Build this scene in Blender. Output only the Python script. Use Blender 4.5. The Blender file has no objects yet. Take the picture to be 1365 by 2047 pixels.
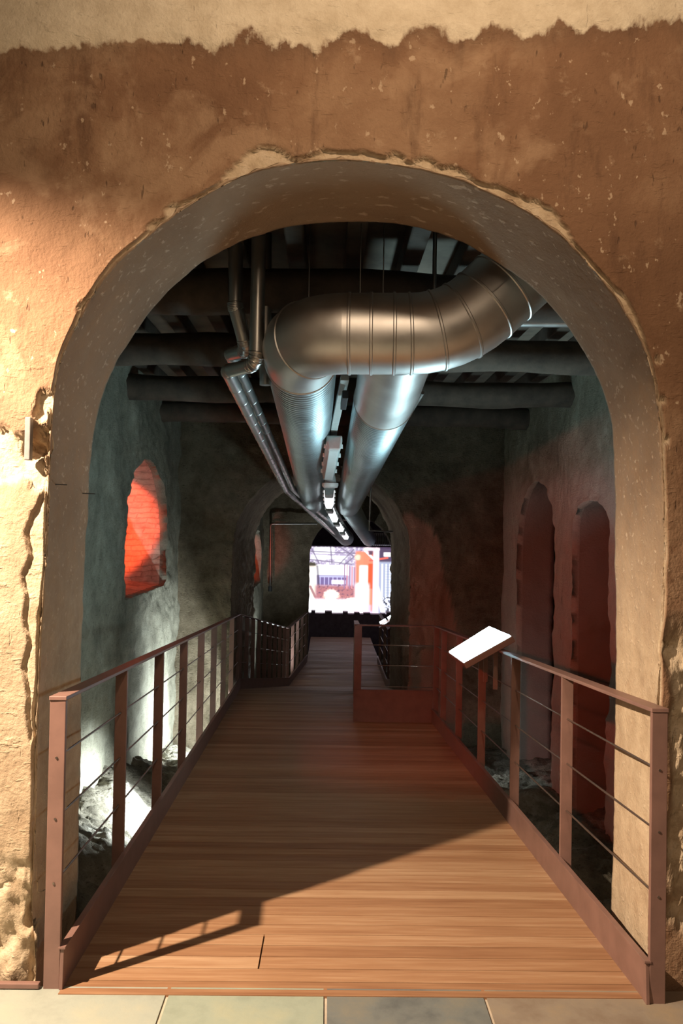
import bpy, bmesh, math, random
import numpy as np
from mathutils import Vector, Matrix
random.seed(7); rng = np.random.RandomState(11)
S = bpy.context.scene; COL = S.collection; R = math.radians
# ------------------------------------------------------------------ camera
F = 1640.0; W, H = 1365, 2047
EYE = Vector((0, 0, 1.6))
Mc = Matrix.Rotation(-R(.96), 3, 'Z') @ Matrix.Rotation(R(90+1.1), 3, 'X') @ Matrix.Rotation(R(1.0), 3, 'Z')
cd = bpy.data.cameras.new('camera'); cam = bpy.data.objects.new('camera', cd); COL.objects.link(cam)
cam.matrix_world = Matrix.Translation(EYE) @ Mc.to_4x4()
cd.sensor_fit = 'VERTICAL'; cd.sensor_height = 24; cd.lens = F/H*24; cd.clip_start = .05; cd.clip_end = 200
S.camera = cam
def at(px, py, Y):                       # a measured direction meets the upright plane at distance Y
    d = Mc @ Vector(((px-W/2)/F, -(py-H/2)/F, -1)); t = Y/d.y
    return EYE + d*t
# ------------------------------------------------------------------ noise
_P = rng.permutation(4096)
def _h(i, j, k): return _P[(_P[(_P[i & 4095] + j) & 4095] + k) & 4095]/4095.0
def vn(p):
    p = np.asarray(p, float); i = np.floor(p).astype(int); f = p-i; f = f*f*(3-2*f); r = 0
    for a in (0, 1):
        for b in (0, 1):
            for c in (0, 1):
                w = (f[:, 0] if a else 1-f[:, 0])*(f[:, 1] if b else 1-f[:, 1])*(f[:, 2] if c else 1-f[:, 2])
                r = r + w*_h(i[:, 0]+a, i[:, 1]+b, i[:, 2]+c)
    return r*2-1
def fbm(p, s=1., o=4, g=.5):
    p = np.asarray(p, float)*s; a = 1.; r = 0; n = 0
    for k in range(o):
        r = r + a*vn(p+17.3*k); n += a; a *= g; p = p*2.03
    return r/n
def ss(a, b, x): t = np.clip((x-a)/(b-a), 0, 1); return t*t*(3-2*t)
# ------------------------------------------------------------------ objects
def mesh_obj(name, V, Fc, mat, parent=None, smooth=False, attrs=None, kind=None):
    me = bpy.data.meshes.new(name); me.from_pydata([tuple(v) for v in V], [], [tuple(int(i) for i in f) for f in Fc])
    if attrs:
        for k, arr in attrs.items():
            if np.ndim(arr) == 2:
                a = me.attributes.new(k, 'FLOAT_COLOR', 'POINT'); a.data.foreach_set('color', np.asarray(arr, np.float32).ravel())
            else:
                a = me.attributes.new(k, 'FLOAT', 'POINT'); a.data.foreach_set('value', np.asarray(arr, np.float32))
    me.update()
    if smooth: me.polygons.foreach_set('use_smooth', [True]*len(me.polygons))
    bm = bmesh.new(); bm.from_mesh(me); bmesh.ops.recalc_face_normals(bm, faces=bm.faces); bm.to_mesh(me); bm.free()
    if mat: me.materials.append(mat)
    o = bpy.data.objects.new(name, me); COL.objects.link(o)
    if parent: o.parent = parent; o.matrix_parent_inverse = Matrix.Translation(-parent.location)
    if kind: o['kind'] = kind
    return o
def thing(name, label, cat, loc, group=None):
    o = bpy.data.objects.new(name, None); COL.objects.link(o); o.location = loc; o.empty_display_size = .1
    o['label'] = label; o['category'] = cat
    if group: o['group'] = group
    return o
def tag(o, label, cat, group=None):
    o['label'] = label; o['category'] = cat
    if group: o['group'] = group
    return o
class MB:
    def __init__(s): s.v = []; s.f = []
    def add(s, V, Fc):
        n = len(s.v); s.v += [Vector(v) for v in V]; s.f += [tuple(i+n for i in f) for f in Fc]; return s
    def bar(s, a, b, w, h, up=Vector((0, 0, 1))):       # box from a to b, w sideways, h along up, centred
        a = Vector(a); b = Vector(b); d = (b-a).normalized(); side = d.cross(up)
        if side.length < 1e-4: side = Vector((1, 0, 0))
        side.normalize(); u = side.cross(d).normalized(); V = []
        for p in (a, b):
            for i, j in ((-1, -1), (1, -1), (1, 1), (-1, 1)): V.append(p+side*w/2*i+u*h/2*j)
        return s.add(V, [(0, 3, 2, 1), (4, 5, 6, 7), (0, 1, 5, 4), (1, 2, 6, 5), (2, 3, 7, 6), (3, 0, 4, 7)])
    def box(s, lo, hi):
        x0, y0, z0 = lo; x1, y1, z1 = hi
        V = [(x0,y0,z0),(x1,y0,z0),(x1,y1,z0),(x0,y1,z0),(x0,y0,z1),(x1,y0,z1),(x1,y1,z1),(x0,y1,z1)]
        return s.add(V, [(0,3,2,1),(4,5,6,7),(0,1,5,4),(1,2,6,5),(2,3,7,6),(3,0,4,7)])
    def sweep(s, P, rad, seg=24, caps=True):            # round tube along P, rad a number or list
        P = [Vector(p) for p in P]; n = len(P)
        if not hasattr(rad, '__len__'): rad = [rad]*n
        d0 = (P[1]-P[0]).normalized(); up = Vector((0, 0, 1)) if abs(d0.z) < .9 else Vector((1, 0, 0))
        x = d0.cross(up).normalized(); V = []
        for i in range(n):
            d = ((P[min(i+1, n-1)]-P[i]).normalized()+(P[i]-P[max(i-1, 0)]).normalized()).normalized() if 0 < i < n-1 else (P[1]-P[0] if i == 0 else P[-1]-P[-2]).normalized()
            x = (x-d*x.dot(d)).normalized(); y = d.cross(x)
            for k in range(seg):
                t = 2*math.pi*k/seg; V.append(P[i]+(x*math.cos(t)+y*math.sin(t))*rad[i])
        Fc = [(i*seg+k, i*seg+(k+1) % seg, (i+1)*seg+(k+1) % seg, (i+1)*seg+k) for i in range(n-1) for k in range(seg)]
        if caps: Fc += [tuple(range(seg))[::-1], tuple((n-1)*seg+k for k in range(seg))]
        return s.add(V, Fc)
    def build(s, name, mat, parent=None, smooth=False, kind=None, bevel=0):
        o = mesh_obj(name, s.v, s.f, mat, parent, smooth, kind=kind)
        if bevel:
            m = o.modifiers.new('bevel', 'BEVEL'); m.width = bevel; m.segments = 2; m.limit_method = 'ANGLE'
        if smooth: 
            try: 
                for e in o.data.edges: pass
                o.data.set_sharp_from_angle(angle=R(50))
            except Exception: pass
        return o
# ------------------------------------------------------------------ materials
def mat(name):
    m = bpy.data.materials.new(name); m.use_nodes = True; nt = m.node_tree; return m, nt, nt.nodes['Principled BSDF']
def N(nt, t, **k):
    n = nt.nodes.new(t)
    for a, b in k.items():
        if a in n.inputs: n.inputs[a].default_value = b
        else: setattr(n, a, b)
    return n
def ramp(nt, fac, stops):
    r = nt.nodes.new('ShaderNodeValToRGB'); e = r.color_ramp.elements
    while len(e) < len(stops): e.new(.5)
    for q, (p, c) in zip(e, stops): q.position = p; q.color = (*c, 1) if len(c) == 3 else c
    nt.links.new(fac, r.inputs[0]); return r.outputs[0]
def noise(nt, scale, detail=6, rough=.6, vec=None, stretch=None, dist=0):
    tc = N(nt, 'ShaderNodeTexCoord'); mp = N(nt, 'ShaderNodeMapping'); nt.links.new(tc.outputs['Object'], mp.inputs[0])
    if stretch: mp.inputs['Scale'].default_value = stretch
    n = N(nt, 'ShaderNodeTexNoise', Scale=scale, Detail=detail, Roughness=rough, Distortion=dist); nt.links.new(mp.outputs[0], n.inputs['Vector']); return n.outputs['Fac']
def mix(nt, fac, a, b, mode='MIX'):
    m = N(nt, 'ShaderNodeMix', data_type='RGBA', blend_type=mode)
    if isinstance(fac, (int, float)): m.inputs[0].default_value = fac
    else: nt.links.new(fac, m.inputs[0])
    for i, c in ((6, a), (7, b)):
        if isinstance(c, tuple): m.inputs[i].default_value = (*c, 1)
        else: nt.links.new(c, m.inputs[i])
    return m.outputs[2]
def bump(nt, bs, h, strength=.5, dist=.01):
    b = N(nt, 'ShaderNodeBump', Strength=strength, Distance=dist); nt.links.new(h, b.inputs['Height']); nt.links.new(b.outputs[0], bs.inputs['Normal'])
def math_(nt, op, a, b=None, c=None):
    m = N(nt, 'ShaderNodeMath', operation=op)
    for i, v in enumerate((a, b, c)):
        if v is None: continue
        if isinstance(v, (int, float)): m.inputs[i].default_value = v
        else: nt.links.new(v, m.inputs[i])
    return m.outputs[0]
def attr(nt, n): 
    a = N(nt, 'ShaderNodeAttribute', attribute_name=n); return a
def plain(name, col, rough=.6, metal=0, var=.25, scale=12, bmp=.15):
    m, nt, b = mat(name); n = noise(nt, scale)
    c2 = tuple(x*(1-var) for x in col); c3 = tuple(min(1, x*(1+var)) for x in col)
    nt.links.new(ramp(nt, n, [(.3, c2), (.7, c3)]), b.inputs['Base Color'])
    b.inputs['Roughness'].default_value = rough; b.inputs['Metallic'].default_value = metal
    if bmp: bump(nt, b, noise(nt, scale*6), bmp, .004)
    return m
def emis(name, col, st):
    m, nt, b = mat(name); b.inputs['Base Color'].default_value = (*col, 1); b.inputs['Emission Color'].default_value = (*col, 1); b.inputs['Emission Strength'].default_value = st; return m
def m_plaster():
    m, nt, b = mat('old_brown_plaster')
    n1 = noise(nt, 1.6, 8, .65, dist=.4); n2 = noise(nt, 9, 8, .7); n3 = noise(nt, 60, 4, .6); vs = noise(nt, 5, 6, .7, stretch=(1.6, 1.6, .35))
    brown = ramp(nt, n1, [(.25, (.155, .078, .042)), (.5, (.235, .128, .072)), (.72, (.36, .225, .135))])
    brown = mix(nt, ramp(nt, vs, [(.3, (.75,)*3), (.45, (0,)*3)]), brown, (.12, .062, .036))
    pale = ramp(nt, n2, [(.3, (.40, .29, .185)), (.7, (.62, .49, .34))])
    scuff = ramp(nt, n2, [(.60, (0, 0, 0)), (.70, (.55,)*3)])
    brown = mix(nt, scuff, brown, (.45, .31, .20))
    big = noise(nt, 2.6, 7, .62, dist=.6); brown = mix(nt, ramp(nt, big, [(.56, (0,)*3), (.66, (.5,)*3)]), brown, (.44, .29, .18))
    fleck = noise(nt, 26, 3, .65, stretch=(1, 1, .7)); brown = mix(nt, ramp(nt, fleck, [(.66, (0,)*3), (.70, (.8,)*3)]), brown, (.52, .38, .26))
    pit = ramp(nt, noise(nt, 30, 2, .5, stretch=(1.5, 1.5, .5)), [(.24, (.6,)*3), (.30, (0,)*3)]); brown = mix(nt, pit, brown, (.07, .04, .025))
    sp = ramp(nt, noise(nt, 38, 3, .6, stretch=(.35, .8, 1)), [(.60, (0,)*3), (.68, (.75,)*3)])
    soff = mix(nt, sp, ramp(nt, n1, [(.3, (.26, .17, .11)), (.7, (.40, .28, .19))]), (.62, .48, .36))
    c = mix(nt, attr(nt, 'soffit').outputs['Fac'], brown, soff)
    c = mix(nt, attr(nt, 'pale').outputs['Fac'], c, pale)
    stone = ramp(nt, n2, [(.3, (.30, .20, .12)), (.5, (.52, .40, .27)), (.7, (.66, .54, .40))])
    c = mix(nt, attr(nt, 'chip').outputs['Fac'], c, stone)
    tc = N(nt, 'ShaderNodeTexCoord'); sx = N(nt, 'ShaderNodeSeparateXYZ'); nt.links.new(tc.outputs['Object'], sx.inputs[0])
    pa, pb = at(0, 100, Y1), at(1365, 48, Y1); k = (pb.z-pa.z)/(pb.x-pa.x)
    hz = math_(nt, 'SUBTRACT', sx.outputs['Z'], math_(nt, 'MULTIPLY_ADD', sx.outputs['X'], k, pa.z-pa.x*k))
    nb_ = noise(nt, 3.0, 9, .60, stretch=(1.3, 0, .8)); hz = math_(nt, 'ADD', hz, math_(nt, 'MULTIPLY_ADD', nb_, .42, -.21))
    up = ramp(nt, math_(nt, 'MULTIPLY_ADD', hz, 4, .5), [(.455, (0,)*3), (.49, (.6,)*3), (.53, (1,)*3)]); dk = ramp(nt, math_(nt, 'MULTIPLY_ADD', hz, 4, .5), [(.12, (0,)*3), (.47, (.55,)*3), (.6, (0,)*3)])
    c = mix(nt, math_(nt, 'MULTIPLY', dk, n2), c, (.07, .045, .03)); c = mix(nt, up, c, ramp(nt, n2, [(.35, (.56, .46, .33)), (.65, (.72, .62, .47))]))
    nt.links.new(c, b.inputs['Base Color']); b.inputs['Roughness'].default_value = .85; b.inputs['Specular IOR Level'].default_value = .25
    h = math_(nt, 'ADD', n3, math_(nt, 'MULTIPLY', n2, 1.5)); h = math_(nt, 'ADD', h, math_(nt, 'MULTIPLY', sp, .5)); h = math_(nt, 'SUBTRACT', h, math_(nt, 'MULTIPLY', pit, .8)); bump(nt, b, h, .7, .007); return m
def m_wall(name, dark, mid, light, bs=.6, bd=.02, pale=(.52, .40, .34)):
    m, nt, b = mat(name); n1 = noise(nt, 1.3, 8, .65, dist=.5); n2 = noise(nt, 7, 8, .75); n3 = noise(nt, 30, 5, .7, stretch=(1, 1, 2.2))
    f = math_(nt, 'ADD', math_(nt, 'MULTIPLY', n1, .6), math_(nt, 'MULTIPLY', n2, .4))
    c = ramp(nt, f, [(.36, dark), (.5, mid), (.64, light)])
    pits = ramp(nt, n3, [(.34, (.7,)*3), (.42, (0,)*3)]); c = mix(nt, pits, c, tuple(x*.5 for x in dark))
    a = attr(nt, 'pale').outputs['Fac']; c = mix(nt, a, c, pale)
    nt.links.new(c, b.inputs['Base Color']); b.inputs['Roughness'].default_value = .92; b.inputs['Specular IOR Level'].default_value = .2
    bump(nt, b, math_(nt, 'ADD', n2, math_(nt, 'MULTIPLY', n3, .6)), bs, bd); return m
def m_wood():
    m, nt, b = mat('deck_boards'); g = noise(nt, 6, 8, .65, stretch=(.35, 6, 6)); g2 = noise(nt, 2.2, 3, .5, stretch=(.5, 3, 3))
    f = math_(nt, 'ADD', math_(nt, 'MULTIPLY', g, .74), math_(nt, 'MULTIPLY', attr(nt, 'plank').outputs['Fac'], .26))
    c = ramp(nt, f, [(.25, (.21, .095, .045)), (.5, (.35, .19, .10)), (.75, (.52, .34, .205))])
    c = mix(nt, math_(nt, 'MULTIPLY', g2, .35), c, (.26, .12, .06))
    nt.links.new(c, b.inputs['Base Color']); nt.links.new(ramp(nt, g2, [(.3, (.52,)*3), (.7, (.68,)*3)]), b.inputs['Roughness']); b.inputs['Specular IOR Level'].default_value = .3; bump(nt, b, g, .25, .003); return m
def m_steel(name, col=(.60, .60, .59), r0=.22, r1=.40, streak=None):
    m, nt, b = mat(name); n = noise(nt, 5, 6, .6, stretch=streak); b.inputs['Metallic'].default_value = 1
    nt.links.new(ramp(nt, n, [(.3, tuple(x*.8 for x in col)), (.7, col)]), b.inputs['Base Color'])
    nt.links.new(ramp(nt, n, [(.3, (r0,)*3), (.7, (r1,)*3)]), b.inputs['Roughness']); bump(nt, b, noise(nt, 4, 2), .05, .01); return m
def m_brick(name, sc=1.0):
    m, nt, b = mat(name); tc = N(nt, 'ShaderNodeTexCoord'); sp = N(nt, 'ShaderNodeSeparateXYZ'); cb = N(nt, 'ShaderNodeCombineXYZ')
    nt.links.new(tc.outputs['Object'], sp.inputs[0]); nt.links.new(math_(nt, 'ADD', sp.outputs['Y'], sp.outputs['X']), cb.inputs['X']); nt.links.new(sp.outputs['Z'], cb.inputs['Y'])
    br = N(nt, 'ShaderNodeTexBrick', Scale=1.0); br.inputs['Brick Width'].default_value = .26; br.inputs['Row Height'].default_value = .062; br.inputs['Mortar Size'].default_value = .007
    br.inputs['Color1'].default_value = (.62, .45, .34, 1); br.inputs['Color2'].default_value = (.42, .28, .2, 1); br.inputs['Mortar'].default_value = (.25, .17, .12, 1)
    n = noise(nt, 8, 7, .7); wb = N(nt, 'ShaderNodeVectorMath', operation='ADD'); nt.links.new(cb.outputs[0], wb.inputs[0]); w3 = N(nt, 'ShaderNodeCombineXYZ'); nt.links.new(math_(nt, 'MULTIPLY_ADD', noise(nt, 3, 4), .10, -.05), w3.inputs['Y']); nt.links.new(math_(nt, 'MULTIPLY_ADD', noise(nt, 12, 3), .06, -.03), w3.inputs['X']); nt.links.new(w3.outputs[0], wb.inputs[1]); nt.links.new(wb.outputs[0], br.inputs['Vector'])
    nt.links.new(mix(nt, .5, br.outputs['Color'], ramp(nt, n, [(.35, (.3, .2, .15)), (.65, (.7, .55, .45))])), b.inputs['Base Color'])
    h = math_(nt, 'SUBTRACT', n, math_(nt, 'MULTIPLY', br.outputs['Fac'], .8)); bump(nt, b, h, .8, .015); b.inputs['Roughness'].default_value = .9; return m
Y1, Y2 = 2.90, 3.45
PLASTER = m_plaster()
WALLG = m_wall('green_grey_plaster', (.15, .14, .105), (.27, .26, .20), (.40, .39, .31), .6, .03)
WALLB = m_wall('rubble_masonry', (.10, .08, .05), (.21, .17, .115), (.33, .28, .20), .9, .05, (.50, .27, .19))  # pale plaster patch reddened, red lamplight put into its colour
GROUND = m_wall('earth_and_stone', (.08, .07, .05), (.20, .18, .14), (.42, .40, .34), .9, .04)
BRICK = m_brick('niche_brick'); WOOD = m_wood()
BROWN = plain('brown_painted_steel', (.21, .115, .092), .45, .0, .15, 8, .05)
BROWN.node_tree.nodes['Principled BSDF'].inputs['Specular IOR Level'].default_value = .5
CABLE = plain('cable_steel', (.32, .25, .21), .35, .9, .1, 20, 0)
BEAM = plain('old_beam_timber', (.075, .055, .04), .85, 0, .4, 7, .6)
BOARD = plain('old_ceiling_boards', (.16, .13, .10), .9, 0, .35, 4, .5)
STEEL = m_steel('galvanised_steel', (.66, .64, .62), .40, .52)
def shade_seams(m):
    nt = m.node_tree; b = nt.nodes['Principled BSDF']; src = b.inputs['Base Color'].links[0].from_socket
    nt.links.new(mix(nt, attr(nt, 'seam_shade').outputs['Fac'], src, (.13, .15, .16)), b.inputs['Base Color'])  # paints groove shadow, with some dirt, into the steel colour
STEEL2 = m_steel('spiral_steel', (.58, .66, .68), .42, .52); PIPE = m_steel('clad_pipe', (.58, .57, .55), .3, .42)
shade_seams(STEEL2)
DARKM = plain('dark_fittings', (.03, .03, .032), .5); GREYP = plain('grey_fitting_plastic', (.42, .44, .42), .45, 0, .08, 20, 0)
DIFF = plain('clear_diffuser', (.62, .68, .66), .25, 0, .05, 20, 0); WHITE = plain('white_plastic', (.75, .75, .72), .4, 0, .05, 10, 0)
LIT = emis('lit_diffuser', (.93, .96, 1.0), 2.0); PANEL = emis('lectern_light', (.58, .90, 1.0), 58); TUBE = emis('lectern_tube', (.85, .95, 1), 9)
LENS = emis('flood_lens', (.85, .96, 1), 10); REDL = emis('red_lamp', (1, .08, .02), 14)
GALVD = m_steel('dull_rod', (.35, .34, .32), .35, .5)
def m_slate():
    m, nt, b = mat('slate_tiles'); n = noise(nt, 5, 8, .65); n2 = noise(nt, .9, 2, .5)
    c = attr(nt, 'tint'); c2 = mix(nt, .3, c.outputs['Color'], ramp(nt, n, [(.35, (.10, .105, .10)), (.5, (.26, .27, .24)), (.68, (.40, .34, .22))]))
    nt.links.new(c2, b.inputs['Base Color']); b.inputs['Roughness'].default_value = .5; bump(nt, b, n, .4, .01); return m
SLATE = m_slate(); GROUT = plain('grout', (.42, .34, .26), .9)
# ------------------------------------------------------------------ lofted walls with an opening
def resample(P, n):
    P = np.array(P, float); d = np.r_[0, np.cumsum(np.linalg.norm(np.diff(P, axis=0), axis=1))]; t = np.linspace(0, d[-1], n)
    Q = np.stack([np.interp(t, d, P[:, k]) for k in range(P.shape[1])], 1)
    for _ in range(max(1, n//60)):
        Q[1:-1] = (Q[:-2]+2*Q[1:-1]+Q[2:])/4
    return Q
def arch_profile(x0, x1, zb, crown, n):
    r = (x1-x0)/2; c = (x0+x1)/2; zs = crown-r; P = [(x0, zb), (x0, zs)]
    P += [(c-r*math.cos(t), zs+r*math.sin(t)) for t in np.linspace(0, math.pi, 40)[1:-1]] + [(x1, zs), (x1, zb)]
    return resample(P, n)
def rect_pts(Q, c, rect, closed):
    u0, u1, v0, v1 = rect; out = []
    for q in Q:
        d = q-c; t = 1e9
        if d[0] > 1e-6: t = min(t, (u1-c[0])/d[0])
        if d[0] < -1e-6: t = min(t, (u0-c[0])/d[0])
        if d[1] > 1e-6: t = min(t, (v1-c[1])/d[1])
        if d[1] < -1e-6 and closed: t = min(t, (v0-c[1])/d[1])
        out.append(c+d*t)
    O = np.array(out)
    for cr in [(u0, v1), (u1, v1)]+([(u0, v0), (u1, v0)] if closed else []):
        O[np.argmin(np.hypot(O[:, 0]-cr[0], O[:, 1]-cr[1]))] = cr
    return O
def loft(inner0, inner1, rect, T, closed, nr, nsf, disp, mp, nb=3, pw=1.8, backrect=None):
    """rows: face (rim to edge), reveal, back face. returns V, F, and per vertex role/edge distance."""
    c = np.array([(rect[0]+rect[1])/2 if False else inner0[:, 0].mean(), inner0[:, 1].mean() if closed else rect[2]])
    o0 = rect_pts(inner0, c, rect, closed); o1 = rect_pts(inner1, c, backrect or rect, closed)
    rows = []; role = []; dist = []
    for t in np.linspace(0, 1, nr)[:-1]:
        s = (1-t)**pw; q = inner0+(o0-inner0)*s; rows.append(np.c_[q, np.zeros(len(q))]); role.append(0); dist.append(np.linalg.norm(q-inner0, axis=1))
    for t in np.linspace(0, 1, nsf):
        q = inner0+(inner1-inner0)*t; rows.append(np.c_[q, np.full(len(q), T*t)]); role.append(1 if t > 0 else .5); dist.append(np.full(len(q), 0.))
    for t in np.linspace(0, 1, nb)[1:]:
        q = inner1+(o1-inner1)*t; rows.append(np.c_[q, np.full(len(q), T)]); role.append(2); dist.append(np.zeros(len(q)))
    n = len(inner0); A = np.concatenate(rows); ro = np.repeat(role, n); di = np.concatenate(dist)
    A, att = disp(A, ro, di, inner0, n)
    V = mp(A); Fc = []
    m = n if closed else n-1
    for i in range(len(rows)-1):
        for k in range(m): Fc.append((i*n+k, i*n+(k+1) % n, (i+1)*n+(k+1) % n, (i+1)*n+k))
    return V, Fc, att
# ---- front wall: the big arch
Y1, Y2 = 2.90, 3.45
po = [(66,2120),(68,1960),(62,1850),(62,1750),(68,1500),(76,1300),(85,1150),(93,1000),(98,900),(101,820),(110,740),(132,680),(160,620),(197,562),(240,510),(330,436),(390,396),(450,362),(510,336),(570,323),(640,317),(700,315),(780,321),(850,335),(920,352),(980,378),(1045,410),(1100,446),(1155,495),(1200,545),(1240,595),(1270,645),(1296,700),(1312,760),(1322,830),(1327,900),(1330,1000),(1333,1100),(1326,1250),(1318,1400),(1308,1600),(1300,1850),(1298,2000),(1296,2140)]
pi_ = [(150,1900),(156,1750),(158,1600),(161,1450),(165,1300),(170,1150),(178,950),(183,880),(200,800),(218,748),(245,700),(285,640),(330,588),(390,535),(450,500),(500,476),(560,458),(640,446),(730,443),(810,449),(880,465),(930,486),(980,515),(1040,555),(1090,600),(1135,655),(1170,710),(1192,750),(1208,795),(1222,850),(1224,930),(1229,1000),(1231,1150),(1231,1250),(1228,1400),(1226,1600),(1222,1800),(1221,1850)]
def prof(px, Y):
    P = [at(x, y, Y) for x, y in px]; P = [(p.x, p.z) for p in P]; return [(P[0][0], -1.35)]+[p for p in P if p[1] > -1.3]+[(P[-1][0], -1.35)]
NP = 620
I0 = resample(prof(po, Y1), NP); I1 = resample(prof(pi_, Y2), NP)
CHIPS = [(345,420,16),(310,452,14),(225,535,12),(165,615,12),(95,800,22),(80,830,15),(85,880,30),(60,930,34),(30,900,38),(10,930,40),(0,880,30),(80,960,26),(1325,800,10),(1330,880,10),(1315,720,9)]
WPX = ([300,330,350,400,440,452,480,505,540,570,580,592,620,640,672,700,740,757,765,785,808,815,828,850,880,925,940,955,975,1000,1030,1060,1095,1120,1138,1150,1180],[4,8,14,6,5,22,28,40,36,24,12,7,15,22,19,22,18,12,4,24,20,5,12,22,20,17,10,4,8,16,20,24,32,26,18,6,4])
CH = [(at(x, y, Y1).x, at(x, y, Y1).z, r/F*Y1) for x, y, r in CHIPS]
CRK = [(88,985),(72,1020),(52,1062),(64,1110),(48,1150),(55,1190),(50,1240),(60,1290),(46,1330),(56,1400),(62,1480)]
CR = [(at(x, y, Y1).x, at(x, y, Y1).z) for x, y in CRK]
def segd(u, v, P):
    d = np.full(u.shape, 9.)
    for (a, b), (c, e) in zip(P[:-1], P[1:]):
        L = (c-a)**2+(e-b)**2; t = np.clip(((u-a)*(c-a)+(v-b)*(e-b))/L, 0, 1); d = np.minimum(d, np.hypot(u-a-t*(c-a), v-b-t*(e-b)))
    return d
def disp_front(A, ro, di, I, n):
    u, v, w = A[:, 0].copy(), A[:, 1].copy(), A[:, 2].copy(); P = np.stack([u, w+Y1, v], 1)
    n1 = fbm(P, 3.2, 4); n2 = fbm(P, 13, 4, .6); n3 = fbm(P, 38, 3)
    face = ro < .9
    wch = .012+.022*ss(-.1, .6, fbm(P*[1, 0, 1], 5., 3))+.010*n2
    chip = ss(.0, .006, wch-di)*face
    wx = np.array([at(x, 350, Y1).x for x in WPX[0]]); wt = np.interp(u, wx, WPX[1])/F*Y1*(1+.5*n2+.3*n3)*(v > 2.15)
    chip = np.maximum(chip, ss(-.002, .006, wt-di)*face*(v > 2.15))
    for a, b, r in CH:
        d = np.hypot(u-a, v-b)/r+.35*n2+.15*n3; chip = np.maximum(chip, ss(1.0, .86, d)*face)
    crack = ss(.008, .003, segd(u+.012*n2, v, CR))*face
    strip = (segd(u, v, CR) < 9)*ss(0, .01, u-np.interp(v, [p[1] for p in CR][::-1], [p[0] for p in CR][::-1])+.01*n2)*(v < CR[0][1])*(v > -.2)*(u < -.5)*face
    # broken masonry low on both sides of the opening
    roughR = face*ss(.02, .06, u-1.19+.05*n1)*ss(1.40, 1.25, v+.18*n1)*ss(.18, .26, v+.05*n2)
    roughL = face*ss(-.95, -1.0, u)*ss(.55, .35, v+.25*n1)
    rough = np.maximum(roughR, roughL)
    dw = .010*n1+.0035*n2+.0008*n3+.022*chip+.016*crack+.012*strip
    dw += rough*(.018+.05*np.abs(n1)+.035*n2+.012*n3)
    for (x, y, r, dd) in [(75,885,30,.05),(60,900,20,.05),(72,1830,26,.08),(60,1850,18,.06),(80,1230,10,.02)]:
        q = at(x, y, Y1); d = np.hypot(u-q.x, v-q.z)/(r/F*Y1)+.3*n2; dw += face*dd*ss(1.1, .7, d)
    # the upper coat of pale plaster lies about a centimetre proud
    edge = np.array([at(x, y, Y1)[:] for x, y in [(-200,118),(0,112),(130,80),(250,108),(330,78),(450,92),(560,70),(660,62),(720,88),(790,66),(900,60),(960,82),(1050,50),(1120,72),(1200,42),(1300,50),(1365,42),(1600,30)]])
    ze = np.interp(u, edge[:, 0], edge[:, 2]); up = ss(-.004, .012, v-ze+.035*fbm(P*[1, 0, 1], 9, 4, .6))*face
    dw -= .012*up
    w = w+dw
    back = ro >= .9
    # soffit : move across the profile
    cx = .1; rx = u-cx; rz = np.maximum(v-1.8, 0); L = np.hypot(rx, rz)+1e-6; k = (.012*n1+.006*n2+.0015*n3)*(ro > .3)
    k = np.where((ro > .3) & (ro < .9), k-.006+.014*np.clip(n2*2, -1, 1)+.012*ss(.3,1,chip), k)
    inn = (ro > .3) & (ro < 1.5)
    u = np.where(inn, u+rx/L*k, u); v = np.where(inn, v+rz/L*k, v)
    A2 = np.stack([u, v, w], 1)
    pale = np.maximum(0*up, np.maximum(strip*.8, rough*.2)*face); chipm = np.clip(np.maximum(chip, np.maximum(rough, .5*strip)), 0, 1)
    jam = ss(1.9, .9, v)*(ro >= .9)*.75
    pale = np.maximum(pale, jam)
    pale = np.maximum(pale, face*.75*ss(2.3, 1.2, v+.25*n1)*ss(-.6, -1.0, u))
    return A2, {'chip': chipm*face, 'pale': pale, 'soffit': (ro >= .9)*1.0}
V, Fc, att = loft(I0, I1, (-3.4, 3.4, -1.35, 4.2), Y2-Y1, False, 110, 34, disp_front, lambda A: np.stack([A[:, 0], A[:, 2]+Y1, A[:, 1]], 1), nb=6, pw=2.3)
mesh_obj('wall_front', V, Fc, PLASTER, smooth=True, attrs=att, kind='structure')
# ---- generic noise for inner walls
def disp_inner(amp, edge=.02, paleF=None, pl=1.0, ax=0):
    def f(A, ro, di, I, n):
        u, v, w = A.T; P = np.stack([u+ax*7, w, v+ax*3], 1)
        n1 = fbm(P, 1.7, 4); n2 = fbm(P, 6.5, 4, .6); n3 = fbm(P, 22, 3)
        d = amp*(n1*.8+n2*.5+n3*.18)
        ph = (ro < 1.5)
        c = np.array([I[:, 0].mean(), I[:, 1].mean()]); rx = u-c[0]; rz = v-c[1]; L = np.hypot(rx, rz)+1e-6
        k = np.where((ro > .3) & ph, edge*(n2+.6*n3)*1.2, 0)
        B = np.stack([u+rx/L*k, v+rz/L*k*.5, w+np.where(ro < .9, d, 0)], 1)
        pale = paleF(u, v, n1, n2, ro) if paleF else np.zeros(len(u))
        return B, {'pale': pale}
    return f
# ---- room beyond the arch
XL, XR, YB = -1.86, 2.22, 10.3
zC = 3.16
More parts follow.
